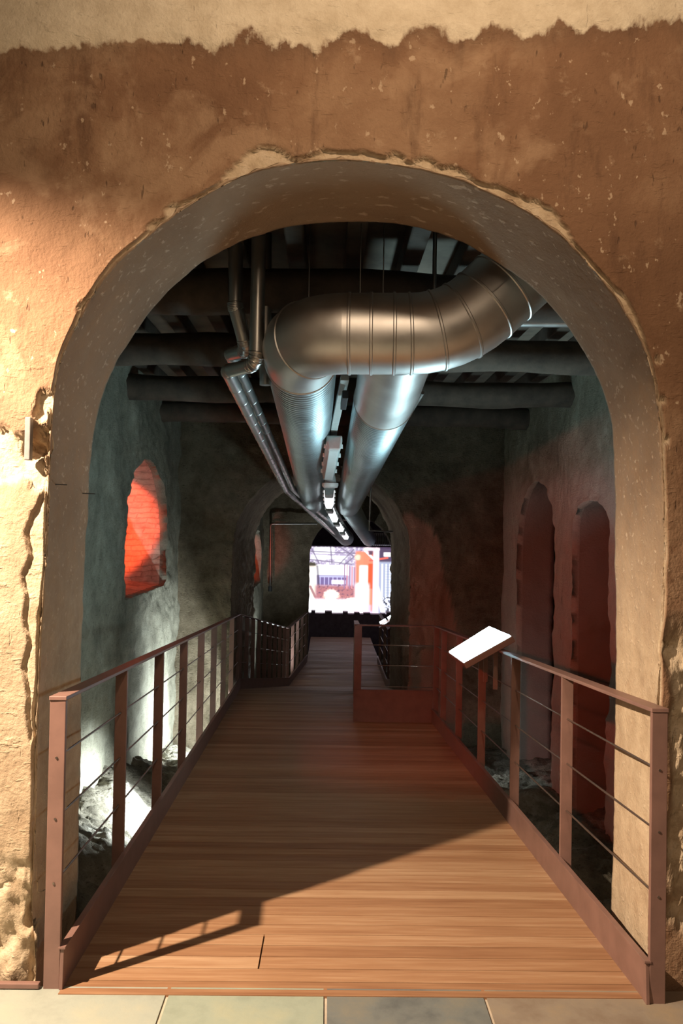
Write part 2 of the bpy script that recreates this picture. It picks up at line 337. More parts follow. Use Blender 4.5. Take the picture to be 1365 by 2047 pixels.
# left wall with the lit niche (u = Y, v = Z, w goes to -X)
nb0 = at(255, 1175, 7.55); nb1 = at(338, 1185, 9.35)
def closed_arch(y0, y1, zb, zt, n, rr=None):
    c = (y0+y1)/2; r = (y1-y0)/2; rv = rr or r; P = [(c, zb), (y0, zb), (y0, zt-rv)]+[(c-r*math.cos(t), zt-rv+rv*math.sin(t)) for t in np.linspace(0, math.pi, 40)[1:-1]]+[(y1, zt-rv), (y1, zb), (c, zb)]
    Q = resample(P, n+1)[:-1]; return Q
Nn = 220
q0 = closed_arch(7.56, 9.58, .90, 2.28, Nn, .98); q1 = closed_arch(7.58, 9.52, .98, 2.24, Nn, .95)
V, Fc, att = loft(q0, q1, (3.42, YB+.15, -1.6, zC+.1), .9, True, 46, 12, disp_inner(.06, .025), lambda A: np.stack([XL-A[:, 2], A[:, 0], A[:, 1]], 1), nb=2)
wl = mesh_obj('wall_left', V, Fc, WALLG, smooth=True, attrs=att, kind='structure'); wl.data.materials.append(BRICK); wl.data.polygons.foreach_set('material_index', [1 if k//Nn >= 46 else 0 for k in range(len(Fc))])
g = [(y, z) for z in np.linspace(.5, 2.6, 50) for y in np.linspace(7.2, 9.8, 70)]
P = np.array([(XL-.90, y, z) for y, z in g]); P[:, 0] += .10*fbm(P, 3, 4)+.02*fbm(P, 14, 3)
P[:, 0] += .0
mesh_obj('wall_niche', P, [(r*70+k, r*70+k+1, (r+1)*70+k+1, (r+1)*70+k) for r in range(49) for k in range(69)], BRICK, smooth=True, kind='structure')
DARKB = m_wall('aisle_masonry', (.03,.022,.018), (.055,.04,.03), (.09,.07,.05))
# right wall: two tall openings side by side
def rpale(u, v, n1, n2, ro): return .55*ss(2.25, 1.95, v+.1*n2)
M2 = lambda A: np.stack([XR+A[:, 2], A[:, 0], A[:, 1]], 1)
a0 = arch_profile(7.95, 9.52, -1.5, 2.14, 160); b0 = arch_profile(6.42, 7.38, -1.5, 2.04, 160)
b0[:, 1] = np.where(b0[:, 1] > 1.56, 1.56+np.maximum(b0[:, 1]-1.56, 0)**.6*.48, b0[:, 1])
V, Fc, att = loft(a0, a0+[0, 0], (7.66, YB+.15, -1.5, zC+.1), .42, False, 26, 8, disp_inner(.05, .03, rpale, ax=1), M2, nb=2)
V2, F2, att2 = loft(b0, b0, (3.42, 7.66, -1.5, zC+.1), .42, False, 30, 8, disp_inner(.05, .03, rpale, ax=1), M2, nb=2)
n0 = len(V); V = np.concatenate([V, V2]); Fc += [tuple(i+n0 for i in f) for f in F2]
wr = mesh_obj('wall_right', V, Fc, WALLG, smooth=True, attrs={'pale': np.r_[att['pale'], att2['pale']]}, kind='structure')
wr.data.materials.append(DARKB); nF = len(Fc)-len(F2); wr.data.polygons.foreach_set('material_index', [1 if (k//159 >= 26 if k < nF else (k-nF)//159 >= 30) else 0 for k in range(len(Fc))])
# brick wall of the side aisle seen through the openings
g = [(y, z) for z in np.linspace(-1.5, 3.3, 40) for y in np.linspace(4.5, 13, 60)]
P = np.array([(XR+3.2, y, z) for y, z in g]); P[:, 0] += .1*fbm(P, 2, 4)
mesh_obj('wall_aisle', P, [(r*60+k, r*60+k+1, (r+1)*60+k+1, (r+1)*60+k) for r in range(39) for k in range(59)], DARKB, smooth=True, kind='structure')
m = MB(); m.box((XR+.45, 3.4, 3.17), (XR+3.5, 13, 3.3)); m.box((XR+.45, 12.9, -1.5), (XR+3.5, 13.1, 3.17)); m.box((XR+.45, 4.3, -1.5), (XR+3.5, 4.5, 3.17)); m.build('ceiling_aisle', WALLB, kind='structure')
# back wall of the room with its deep barrel passage
def bpale(u, v, n1, n2, ro):
    lim = np.interp(v, [.2, .55, .95, 1.35, 1.62, 1.75], [1.72, 1.62, 1.50, 1.42, 1.36, 1.1])
    return (ro < .9)*ss(0, .03, lim-u+.08*n2)*ss(.92, .98, u)*ss(1.82, 1.76, v+.05*n2)*.9+(ro >= .9)*(ro < 1.5)*.18
c0 = arch_profile(-1.19, 1.05, -1.9, 2.40, 240); c1 = arch_profile(-1.17, 1.04, -1.9, 2.38, 240)
V, Fc, att = loft(c0, c1, (XL-.3, XR+.3, -1.9, zC+.1), 3.0, False, 50, 50, disp_inner(.10, .04, bpale), lambda A: np.stack([A[:, 0], A[:, 2]+YB, A[:, 1]], 1), nb=3)
mesh_obj('wall_back', V, Fc, WALLB, smooth=True, attrs=att, kind='structure')
# third room
Y3, Y4 = 16.8, 17.4
s0 = closed_arch(14.3, 16.3, .50, 1.52, 100, .55)
V, Fc, att = loft(s0, s0, (13.1, 17.0, -1.9, 2.7), .5, True, 14, 6, disp_inner(.05, .02), lambda A: np.stack([-1.30-A[:, 2], A[:, 0], A[:, 1]], 1), nb=2)
mesh_obj('wall_left_far', V, Fc, WALLG, smooth=True, attrs=att, kind='structure')
m = MB(); m.box((-1.95, 14, .3), (-1.82, 16.7, 1.8)); m.build('wall_niche_far', BRICK, kind='structure')
e0 = arch_profile(at(617, 1150, Y3).x, at(787, 1150, Y3).x, -1.9, at(702, 1030, Y3).z, 120)
V, Fc, att = loft(e0, e0, (-1.6, 1.9, -1.9, 2.7), .6, False, 20, 8, disp_inner(.05, .02), lambda A: np.stack([A[:, 0], A[:, 2]+Y3, A[:, 1]], 1), nb=2)
mesh_obj('wall_far', V, Fc, WALLB, smooth=True, attrs=att, kind='structure')
m = MB(); m.box((-1.7, 13.1, 2.6), (1.9, 17.4, 2.75)); m.box((-2.4, 17.3, 1.78), (3.4, 22.4, 1.9)); m.build('ceiling_far', BOARD, kind='structure')
m = MB(); m.box((1.55, 13.1, -1.9), (1.75, 17.0, 2.7)); m.build('wall_right_far', WALLB, kind='structure')
m = MB(); m.box((-2.5, 22.3, -1.9), (3.5, 22.5, 1.9)); m.box((-2.5, 17.4, -1.9), (-2.3, 22.4, 1.9)); m.box((3.3, 17.4, -1.9), (3.5, 22.4, 1.9)); m.build('wall_end', plain('end_wall', (.12, .10, .14), .9), kind='structure')
# ---- floor of the front hall: slate slabs
xs = [-3.4, -2.35, -1.55, at(318, 2025, 2.7).x, at(650, 2025, 2.7).x, at(985, 2025, 2.7).x, 1.75, 2.6, 3.4]
tint = [(.3,.3,.26),(.42,.42,.34),(.36,.38,.32),(.30,.34,.26),(.10,.105,.105),(.24,.165,.11),(.26,.20,.15),(.3,.28,.24)]
m = MB(); tv = []
def slab(x0, x1, y0, y1, c):
    m.box((x0+.006, y0+.006, -.05), (x1-.006, y1-.006, 0.0)); tv.extend([(*c, 1)]*8)
for k in range(8): slab(xs[k], xs[k+1], 1.95, 2.885, tint[k])
yy = 1.95; r = 0
while yy > -3:
    x = -3.4-.3*(r % 2)
    while x < 3.4:
        wd = random.choice([.6, .8, .7]); slab(x, min(x+wd, 3.5), yy-.6, yy, random.choice(tint)); x += wd
    yy -= .6; r += 1
mesh_obj('floor', m.v, m.f, SLATE, attrs={'tint': np.array(tv)}, kind='structure')
MB().box((-3.5, -3, -.1), (3.5, 2.885, -.006)).build('floor_grout', GROUT, kind='structure')
# ---- uneven excavated ground
gx = np.linspace(-2.4, 3.8, 300); gy = np.concatenate([np.linspace(2.95, 11, 480), np.linspace(11.05, 22.4, 220)]); X, Yg = np.meshgrid(gx, gy); P = np.stack([X.ravel(), Yg.ravel(), 0*X.ravel()], 1)
z = np.interp(P[:, 1], [3, 6, 8.2, 10, 11.5, 14, 22], [-.92, -.82, -.92, -1.08, -1.25, -1.62, -1.7])
side = ss(-1.15, -1.85, P[:, 0])*np.interp(P[:, 1], [3, 6.5, 8, 9.6, 10.2], [.42, .42, .25, .02, 0])
n1 = fbm(P, 1.1, 3); n2 = fbm(P*[1, 1.6, 1], 3.2, 4, .55)
st = np.floor((fbm(P, 1.9, 4)+1)*7)/7-1                      # ledges of broken stone courses
z = z+side*.8+.06*n1+.05*n2+.12*st+.16*(np.floor((fbm(P*[.6, 1.7, 1], 2.6, 3)+1)*9)/9-1)+.06*np.abs(fbm(P*[.5, 1.3, 1], 8, 4, .6))
z = np.minimum(z, np.where(P[:, 1] < 11, -.071*(P[:, 1]-2.87)-.30, -1.35)+np.where(np.abs(P[:, 0]) > 1.15, .22, 0))
P[:, 2] = z
mesh_obj('ground', P, [(r*300+k, r*300+k+1, (r+1)*300+k+1, (r+1)*300+k) for r in range(699) for k in range(299)], GROUND, smooth=True, kind='structure')
# ---- timber ceiling: boards, joists, round beams
ceil = MB().box((XL-.3, Y2-.02, zC), (XR+.3, YB+.1, zC+.08)).build('ceiling', BOARD, kind='structure')
x = XL+.12
while x < XR:
    a = Vector((x, Y2+.01, zC-.06)); MB().bar(a, (x, YB-.02, zC-.06), .10, .12).build('joist', BEAM, ceil, bevel=.01); x += .31
labs = ['nearest dark round ceiling beam, just behind the front arch', 'second dark ceiling beam, behind the big duct elbow', 'third dark ceiling beam with its rounded left end on the wall above the red niche', 'farthest and lowest looking dark ceiling beam, against the back wall']
for y, lb in zip((4.40, 5.93, 7.55, 9.15), labs):
    Pn = [(XL-.08+(XR-XL+.16)*t/24, y+.02*math.sin(t*.7+y), 2.86+.012*math.sin(t*.45+2*y)) for t in range(25)]
    b = MB().sweep(Pn, [.118+.006*math.sin(t*1.3+y) for t in range(25)], 20)
    tag(b.build('ceiling_beam', BEAM, smooth=True), lb, 'beam', 'round beams under the timber ceiling')
# ------------------------------------------------------------------ walkway
def zd(y):
    return float(np.interp(y, [2.8, 11.0, 14.2, 22], [.005, -.575, -1.14, -1.14]))
LFT = [(2.8, -.885), (11.0, -1.13), (14.2, -.62), (16.8, -.37), (21, -.37)]
def xl(y): return float(np.interp(y, [p[0] for p in LFT], [p[1] for p in LFT]))
def xr(y): return 1.115 if y < 8.5 else (.30+.035*(y-8.5) if y < 12.0 else 1.12)
def deck(name, y0, y1, label, cut=None):
    t = thing(name, label, 'walkway', (0, y0, zd(y0))); m = MB(); pl = []; y = y0; pitch = .098
    while y < y1-.01:
        ye = min(y+pitch-.004, y1); segs = [(xl(y), xr(y+.02))]
        if cut and cut[0] < y < cut[1]: segs = [(xl(y), cut[2]-.003), (cut[2]+.003, xr(y))]
        for a, b in segs:
            z0, z1 = zd(y), zd(ye); V = []
            for zz in (-.035, 0): V += [(a, y, z0+zz), (b, y, z0+zz), (b, ye, z1+zz), (a, ye, z1+zz)]
            m.add(V, [(0,3,2,1),(4,5,6,7),(0,1,5,4),(1,2,6,5),(2,3,7,6),(3,0,4,7)]); pl += [random.random()]*8
        y += pitch
    mesh_obj('deck_boards', m.v, m.f, WOOD, t, attrs={'plank': np.array(pl)})
    for fx in (.12, .5, .88):
        m = MB(); ys = np.linspace(y0+.1, y1-.1, 6)
        for a, b in zip(ys[:-1], ys[1:]): 
            xa = xl(a)+(xr(a)-xl(a))*fx; xb = xl(b)+(xr(b)-xl(b))*fx
            m.bar((xa, a, zd(a)-.10), (xb, b, zd(b)-.10), .06, .12)
        m.build('bearer', DARKM, t)
    return t
deck('walkway_ramp', 2.83, 8.50, 'reddish brown plank ramp running down through the big front arch', cut=(2.94, 3.26, at(518, 1900, 3.05).x))
deck('walkway_landing', 8.505, 11.0, 'narrow plank stretch of walkway beside the railed gap, before the second arch')
deck('walkway_slope', 11.005, 14.2, 'steeper plank slope of the walkway inside the second arch')
deck('walkway_level', 14.205, 20.6, 'far level plank walkway leading to the bright projection')
def railing(name, label, pts, posts, kerbh=.14, top=1.0, face=0, post_w=.055, first_w=None, kerb_drop=.03, cables=(.79, .58, .36)):
    """pts: polyline of (x,y,z deck); posts: list of fractional positions along it; face = inward direction"""
    P = [Vector(p) for p in pts]; L = [0]
    for a, b in zip(P[:-1], P[1:]): L.append(L[-1]+(b-a).length)
    def pos(s):
        for i in range(len(P)-1):
            if s <= L[i+1]+1e-6: return P[i].lerp(P[i+1], (s-L[i])/(L[i+1]-L[i])), (P[i+1]-P[i]).normalized()
        return P[-1], (P[-1]-P[-2]).normalized()
    t = thing(name, label, 'railing', P[0], 'brown steel railings of the walkway')
    h = MB()
    for a, b in zip(P[:-1], P[1:]): h.bar(a+Vector((0, 0, top-.006)), b+Vector((0, 0, top-.006)), .06, .014)
    h.build('handrail', BROWN, t, bevel=.002)
    for i, s in enumerate(posts):
        p, d = pos(s*L[-1]); w = post_w
        if abs(d.y) > abs(d.x): m = MB().box((p.x-w/2, p.y-.009, p.z-.12), (p.x+w/2, p.y+.009, p.z+top-.013))
        else: m = MB().box((p.x-w/2, p.y-.015, p.z-.12), (p.x+w/2, p.y+.015, p.z+top-.013))
        m.build('post', BROWN, t, bevel=.002)
    for c in cables:
        m = MB(); m.sweep([p+Vector((0, 0, c)) for p in P], .0042, 8); m.build('cable', CABLE, t, smooth=True)
    k = MB()
    for a, b in zip(P[:-1], P[1:]):
        off = Vector((face*.034, 0, 0)) if abs((b-a).y) > abs((b-a).x) else Vector((0, -.02, 0))
        k.bar(a+off+Vector((0, 0, (kerbh-kerb_drop)/2)), b+off+Vector((0, 0, (kerbh-kerb_drop)/2)), .012, kerbh+kerb_drop)
        k.bar(a+off+Vector((0, 0, kerbh)), b+off+Vector((0, 0, kerbh)), .024, .008)
    k.build('kerb_plate', BROWN, t, bevel=.001); return t
a = (-.92, 2.86, 0); b = (-1.165, 11.0, -.575); c = (-.655, 14.2, -1.14); e = (-.40, 16.78, -1.14)
railing('railing', 'left railing of the ramp, from the pale lit end post back to the second arch', [a, b], [0+.0015]+[i/8 for i in range(1, 8)]+[.998], face=1)
railing('railing', 'left railing descending on the steeper slope inside the second arch', [b, c], [i/9+.03 for i in range(9)], face=1)
railing('railing', 'far left railing beside the level walkway, ending at the third arch', [c, e], [.02, .25, .5, .75, .98], face=1)
ra = (1.15, 2.80, 0); rb = (1.15, 8.52, -.40)
railing('railing', 'right railing of the ramp that carries the large glowing lectern', [ra, rb], [.002, .19, .375, .56, .74, .9, .997], face=-1)
railing('railing', 'short railing crossing the right half of the walkway with a deep dark base panel', [(.315, 8.53, -.40), (1.12, 8.53, -.40)], [.03], kerbh=.33, post_w=.075, kerb_drop=0)
railing('railing', 'side railing going back from the short cross railing towards the second arch', [(.33, 8.6, -.41), (.44, 12.0, -.75)], [.25, .5, .75, .98])
railing('railing', 'far right railing by the level walkway, where the small lit lectern hangs', [(1.10, 12.05, -.76), (1.10, 14.2, -1.14), (1.10, 16.75, -1.14)], [.02, .22, .45, .68, .95], face=-1)
tag(MB().bar((-3.2, 2.865, .012), (-.96, 2.865, .012), .022, .018).build('threshold_bar', BROWN, bevel=.003), 'thin brown steel bar along the foot of the left wall', 'bar')
# ------------------------------------------------------------------ lecterns
def lectern(label, c0, c1, c2, c3, tubes=False):
    # c0 low-near, c1 low-far, c2 high-far, c3 high-near
    c = [Vector(q) for q in (c0, c1, c2, c3)]; ctr = sum(c, Vector())/4; nrm = (c[1]-c[0]).cross(c[3]-c[0]).normalized()
    if nrm.z < 0: nrm = -nrm
    t = thing('lectern', label, 'lectern', ctr, 'glowing reading desks on the railings')
    def slab(sc, z0, z1):
        m = MB(); V = [ctr+(q-ctr)*sc+nrm*z for z in (z0, z1) for q in c]; return m.add(V, [(0,1,2,3),(4,7,6,5),(0,4,5,1),(1,5,6,2),(2,6,7,3),(3,7,4,0)])
    slab(1.05, -.045, -.004).build('tray', BROWN, t, bevel=.004)
    if tubes:
        for f in (.1, .6):
            p = c[0].lerp(c[3], f+.02)+(c[1]-c[0])*.5; q = c[0].lerp(c[3], f+.4)+(c[1]-c[0])*.5
            MB().bar(p+nrm*.03, q+nrm*.03, .055, .04, nrm).build('lamp_tube', TUBE, t)
    else: slab(1.0, -.004, .004).build('light_panel', PANEL, t)
    for f in (.25, .75):
        br = MB(); p = c[0].lerp(c[1], f).lerp(c[3].lerp(c[2], f), .72)-nrm*.05; br.bar(p, (p.x, p.y, p.z-.28), .03, .012); br.bar((p.x, p.y, p.z-.27), (1.15 if not tubes else 1.0, p.y, p.z-.27), .02, .02); br.build('bracket', BROWN, t)
lectern('large reading desk glowing blue white, mounted on the right ramp railing', at(927, 1323, 5.3), at(898, 1303, 6.0), at(978, 1253, 6.0), at(1020, 1271, 5.3))
lectern('small distant lit desk with two bright tubes, seen beside the projection', at(758, 1254, 13.2), at(757, 1248, 13.7), at(786, 1231, 13.7), at(790, 1235, 13.2), True)
# ------------------------------------------------------------------ ducts
def arc(p0, p1, p2, r, n=9):        # rounded corner at p1
    p0, p1, p2 = Vector(p0), Vector(p1), Vector(p2); a = (p0-p1).normalized(); b = (p2-p1).normalized(); th = a.angle(b); L = r/math.tan(th/2)
    s = p1+a*L; e = p1+b*L; c = p1+(a+b).normalized()*(r/math.sin(th/2)); out = []
    for i in range(n):
        t = i/(n-1); v = (s-c).normalized().slerp((e-c).normalized(), t); out.append(c+v*r)
    return out
RD = .187
H0 = at(1165, 430, 3.80); H1 = at(905, 668, 3.80); H2 = at(598, 688, 3.84); H2.z = H1.z-.005
Lb = at(624, 1003, 13.2); Lf = at(692, 1076, 19.2)
Ls = at(606, 800, 4.95)
ld = thing('ventilation_duct', 'large silvery round duct entering from upper right, turning into the long left run', 'duct', H1)
el1 = arc(H0+(H0-H1)*.3, H1, H2, .50, 7)
el2 = arc(H1, H2, Ls, .22, 6)
dirL = (Lb-el2[-1]).normalized()
# smooth gored bends: flat shaded gores joined by raised beads
def gore(P, r, name, parent, material, beads=None, sm=True):
    sec = MB().sweep(P, r, 48, False).build(name, material, parent, smooth=True)
    for i in (range(len(P)) if beads is None else beads):
        d = ((P[min(i+1, len(P)-1)]-P[i])+(P[i]-P[max(i-1, 0)])).normalized()
        MB().sweep([P[i]-d*.008, P[i]-d*.004, P[i]+d*.004, P[i]+d*.008], [r, r+.005, r+.005, r], 48, False).build('seam_ring', material, sec, smooth=True)
far0 = H0+(H0-H1)*.6
straight = [far0, el1[0]]
MB().sweep(straight, RD, 48, False).build('inclined_section', STEEL, ld, smooth=True)
dirx = (H2-H1).normalized(); gore([el1[0]+(H0-H1).normalized()*.12]+el1+[el1[-1]+dirx*.03], RD, 'right_elbow', ld, STEEL, beads=[0, 1, 3, 5, 7])
x0 = el1[-1]; x1 = el2[0]; mid = [x0.lerp(x1, t) for t in (0, .24, .58, .8, 1)]
gore(mid, RD, 'level_section', ld, STEEL, beads=[1, 2])
gore([el2[0]-dirx*.03]+el2+[el2[-1]+dirL*.18], RD, 'left_elbow', ld, STEEL, beads=[0, 4, 7])
def spiral(P, r, name, parent, pitch=.058, seg=40):
    Q = []; rr = []; sm = []
    for a, b in zip(P[:-1], P[1:]):
        n = int((b-a).length/pitch)
        for i in range(n):
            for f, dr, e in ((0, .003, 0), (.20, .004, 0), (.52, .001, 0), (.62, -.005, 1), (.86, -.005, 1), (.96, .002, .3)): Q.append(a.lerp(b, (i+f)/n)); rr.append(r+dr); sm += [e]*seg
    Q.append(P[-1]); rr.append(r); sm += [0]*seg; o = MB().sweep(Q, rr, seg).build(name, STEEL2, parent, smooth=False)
    a_ = o.data.attributes.new('seam_shade', 'FLOAT', 'POINT'); a_.data.foreach_set('value', sm); return o
s0 = el2[-1]+dirL*.17
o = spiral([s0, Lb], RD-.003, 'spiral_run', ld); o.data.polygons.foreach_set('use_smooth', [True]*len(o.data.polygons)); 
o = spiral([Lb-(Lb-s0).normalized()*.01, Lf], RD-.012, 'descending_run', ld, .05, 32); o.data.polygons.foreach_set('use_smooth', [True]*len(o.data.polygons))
rd = thing('ventilation_duct', 'second large round duct leaving below the level section, the right run of the pair', 'duct', at(770, 800, 4.9))
Rb = at(696, 1010, 13.2); Rs = at(768, 800, 5.0); Rf = at(738, 1078, 19.6); dR = (Rb-Rs).normalized(); R0 = Vector((Rs.x, 3.95, H1.z)); R00 = at(800, 700, 3.9); R00.z = H1.z
gore([R00, Rs-dR*.30, Rs-dR*.02, Rs], RD-.002, 'branch_collar', rd, STEEL, beads=[2])
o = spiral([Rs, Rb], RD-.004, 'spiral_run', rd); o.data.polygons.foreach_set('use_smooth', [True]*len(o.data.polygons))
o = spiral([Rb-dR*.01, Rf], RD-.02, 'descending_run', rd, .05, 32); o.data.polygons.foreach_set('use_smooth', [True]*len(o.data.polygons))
cdt = thing('cross_duct', 'short dark ribbed duct going off to the right at the far end, above the projection', 'duct', Rf)
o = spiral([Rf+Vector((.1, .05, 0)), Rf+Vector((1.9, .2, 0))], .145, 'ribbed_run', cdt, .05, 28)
# ---- small clad pipes
def clad(label, P, r, ringstep=.35, ups=0):
    t = thing('clad_pipe', label, 'pipe', P[0], 'silvery insulated pipes left of the ducts')
    Q = [Vector(P[0])]
    for i in range(1, len(P)-1): Q += arc(Q[-1], P[i], P[i+1], r*1.6, 6)
    Q.append(Vector(P[-1])); run = MB().sweep(Q, r, 24).build('pipe_run', PIPE, t, smooth=True)
    for a, b in zip(Q[:-1], Q[1:]):
        L = (b-a).length; n = max(1, int(L/ringstep)) if L > .05 else 1; d = (b-a).normalized()
        for i in range(n):
            c = a.lerp(b, i/n); MB().sweep([c-d*.006, c-d*.003, c+d*.003, c+d*.006], [r, r+.003, r+.003, r], 20, False).build('joint_band', PIPE, run, smooth=True)
    return t
v1 = at(518, 440, 4.05); v1b = at(516, 728, 4.05); v1b.x = v1.x; v1b.y = v1.y
clad('nearer insulated pipe, dropping vertically beside the left elbow and hooking back', [v1, v1b, at(455, 742, 4.25), at(571, 980, 10.6), at(690, 1084, 19)], .036)
v2 = at(472, 450, 4.18)
clad('farther insulated pipe behind and left of the other, with a slanted foot', [v2, at(470, 612, 4.18), at(494, 700, 4.26), at(462, 708, 4.55), at(584, 976, 10.7), at(698, 1078, 19)], .038)
MBp = MB().sweep([at(532, 430, 4.35), at(530, 770, 4.35)], .03, 16).build('drop_pipe', GALVD, smooth=True); tag(MBp, 'dull straight pipe just behind the vertical insulated pipe', 'pipe')
tag(MB().sweep([at(1040, 640, 5.1), at(1200, 640, 5.1)], .045, 16).build('side_pipe', PIPE, smooth=True), 'short horizontal silvery pipe at right under the ceiling, behind the inclined duct', 'pipe')
# hanging rods
for (px, y0, y1, Y, rr, lb) in [(722, 440, 604, 3.85, .0035, 'thin bright threaded rod holding the middle of the level duct'), (620, 440, 632, 4.05, .003, 'thin faint rod above the left duct elbow'), (768, 440, 604, 3.95, .003, 'dark thin rod just right of the bright hanging rod'), (870, 430, 600, 4.2, .011, 'thicker grey rod above the right end of the level duct')]:
    a = at(px, y0, Y); b = at(px, y1, Y); b.x = a.x; tag(MB().sweep([a, b], rr, 8).build('hanging_rod', GALVD, smooth=True), lb, 'rod', 'rods hanging from the ceiling to the ducts')
tag(MB().sweep([at(845, 785, 5.2), at(800, 860, 6.4), at(780, 893, 7.6), at(750, 944, 9.4), at(742, 963, 10.0), at(738, 1060, 10.15), at(785, 1063, 10.25)], .012, 10).build('conduit', GALVD, smooth=True), 'thin metal conduit following the right duct and dropping down at the second arch', 'conduit')
t = thing('wall_pipe', 'thin grey pipe bent at a right angle on the wall beside the third arch', 'pipe', at(540, 1047, 16.6))
MB().sweep([at(634, 1047, 16.6)]+arc(at(634, 1047, 16.6), at(541, 1047, 16.6), at(540, 1175, 16.6), .05)+[at(540, 1175, 16.6)], .022, 12).build('pipe_run', GALVD, t, smooth=True)
MB().sweep([at(540, 1172, 16.6), at(540, 1182, 16.6)], .04, 12).build('end_cap', DARKM, t, smooth=True)
# ------------------------------------------------------------------ luminaires
tr = thing('cable_tray', 'narrow grey cable tray running between the two big ducts', 'tray', at(688, 775, 4.7))
PT = [at(689, 772, 4.7)+Vector((0, 0, .05)), at(668, 878, 6.0)+Vector((0, 0, .09)), at(657, 955, 7.8)+Vector((0, 0, .12)), at(658, 1003, 10.6)+Vector((0, 0, .12)), at(669, 1032, 13.4)+Vector((0, 0, .12)), at(692, 1068, 17.9)+Vector((0, 0, .12))]
m = MB()
for a, b in zip(PT[:-1], PT[1:]): m.bar(a, b, .05, .035)
m.build('tray_profile', GREYP, tr, bevel=.004)
MB().bar(at(690, 788, 4.8), at(686, 812, 5.05), .035, .05).build('junction_box', DARKM, tr, bevel=.004)
lums = [((668, 884, 6.05), (656, 949, 7.5), False, 'unlit tube fitting between the ducts, nearest and largest of the row'), ((658, 979, 8.95), (658, 1009, 10.6), True, 'lit tube fitting, second in the row after the round cover'),
        ((658, 1014, 11.6), (669, 1038, 13.3), True, 'lit tube fitting, third in the row where the ducts bend'), ((672, 1043, 14.2), (682, 1058, 15.6), True, 'lit tube fitting, fourth in the row beyond the bend'), ((684, 1062, 16.3), (692, 1074, 17.7), True, 'lit tube fitting, last and smallest of the row')]
for (a, b, lit, lb) in lums:
    A = at(*a); B = at(*b); d = (B-A).normalized(); t = thing('tube_light', lb, 'light fitting', A, 'tube lights between the ducts')
    def prism(w0, w1, z0, z1, p, q, taper=0):
        side = d.cross(Vector((0, 0, 1))).normalized(); u = side.cross(d).normalized(); V = []
        for pp, s in ((p, 1-taper), (q, 1-taper)):
            for sx, zz, ww in ((-1, z1, w1), (1, z1, w1), (1, z0, w0), (-1, z0, w0)): V.append(pp+side*ww*sx*s+u*zz)
        return MB().add(V, [(0,1,2,3),(4,7,6,5),(0,4,5,1),(1,5,6,2),(2,6,7,3),(3,7,4,0)])
    hs = prism(.060, .058, .0, .05, A, B).build('housing', GREYP, t, bevel=.008)
    prism(.036, .060, -.055, .002, A+d*.05, B-d*.05).build('diffuser', LIT if lit else DIFF, t, bevel=.006)
    prism(.045, .060, -.062, .046, A-d*.03, A+d*(.045 if not lit else .30)).build('end_cap', GREYP, t, bevel=.012)
    prism(.045, .058, -.045, .046, B-d*.045, B+d*.03).build('end_cap', GREYP, t, bevel=.012)
    for f in (.12, .37, .63, .88):
        c = A.lerp(B, f); s_ = d.cross(Vector((0, 0, 1))).normalized()
        for sx in (-1, 1): MB().bar(c+s_*sx*.062+Vector((0, 0, .02)), c+s_*sx*.062+Vector((0, 0, -.012)), .02, .008, d).build('clip', WHITE, hs)
q = at(660, 968, 7.85); dd = thing('ceiling_sensor', 'round white cover between the first and second tube lights', 'sensor', q)
MB().sweep([q+Vector((0, 0, .01)), q+Vector((0, 0, -.012)), q+Vector((0, 0, -.03)), q+Vector((0, 0, -.034))], [.078, .078, .070, .05], 32).build('cover_disc', WHITE, dd, smooth=True)
MB().sweep([q+Vector((0, 0, .085)), q+Vector((0, 0, .005))], [.045, .06], 24).build('mounting_base', GREYP, dd, smooth=True)
# ------------------------------------------------------------------ projection
SY = 21.9; tl = at(613, 1091, SY); br_ = at(792, 1229, SY); sx0, sx1, sz1, sz0 = tl.x, br_.x+.55, tl.z, br_.z
nx, nz = 300, 200; span = at(787, 1150, SY).x-at(617, 1150, SY).x; o617 = at(617, 1150, SY).x
xsg = np.linspace(sx0, sx1, nx); zsg = np.linspace(sz1, sz0, nz); XX, ZZ = np.meshgrid(xsg, zsg); s = ((XX-o617)/span).ravel(); t_ = ((sz1-ZZ)/(sz1-sz0)).ravel()
Pn = np.stack([s*8, t_*8, 0*s], 1); nA = fbm(Pn, 1.2, 4); nB = fbm(Pn, 6, 4, .7)
C = np.zeros((len(s), 3)); C[:] = (.62, .55, .72)
def put(mask, col, k=1.0):
    mask = np.clip(mask*k, 0, 1)[:, None]; C[:] = C*(1-mask)+np.array(col)*mask
def box(a, b, c, d, so=.012): return ss(a-so, a+so, s)*ss(b+so, b-so, s)*ss(c-so, c+so, t_)*ss(d+so, d-so, t_)
def blob(a, b, r, ry=None): return ss(1, .3, np.hypot((s-a)/r, (t_-b)/(ry or r))+.25*nB)
def line(a, b, c, d, w):
    L = (c-a)**2+(d-b)**2; q = np.clip(((s-a)*(c-a)+(t_-b)*(d-b))/L, 0, 1); return ss(w, w*.4, np.hypot(s-a-q*(c-a), t_-b-q*(d-b)))
put(box(-1, .62, -.1, .28), (.45, .38, .55)); put(ss(-.1, .5, nB)*box(0, .62, 0, .3), (.95, .92, 1.0))
for a, b, c, d in [(.06,.0,.30,.11),(.02,.13,.2,.2),(.22,.14,.45,.19),(.3,.2,.42,.25)]: put(box(a, b+.0 if False else c, b if False else min(b, d), max(b, d)), (1.1, 1.1, 1.15), .9)
for a, b, c, d in [(.0,.08,.6,.1),(.02,.02,.12,.26),(.35,.0,.62,.22),(.62,.05,.42,.27),(.0,.2,.5,.26),(.25,.0,.27,.25),(.52,.05,.36,.26)]: put(line(a, b, c, d, .012), (.22, .18, .28), .8)
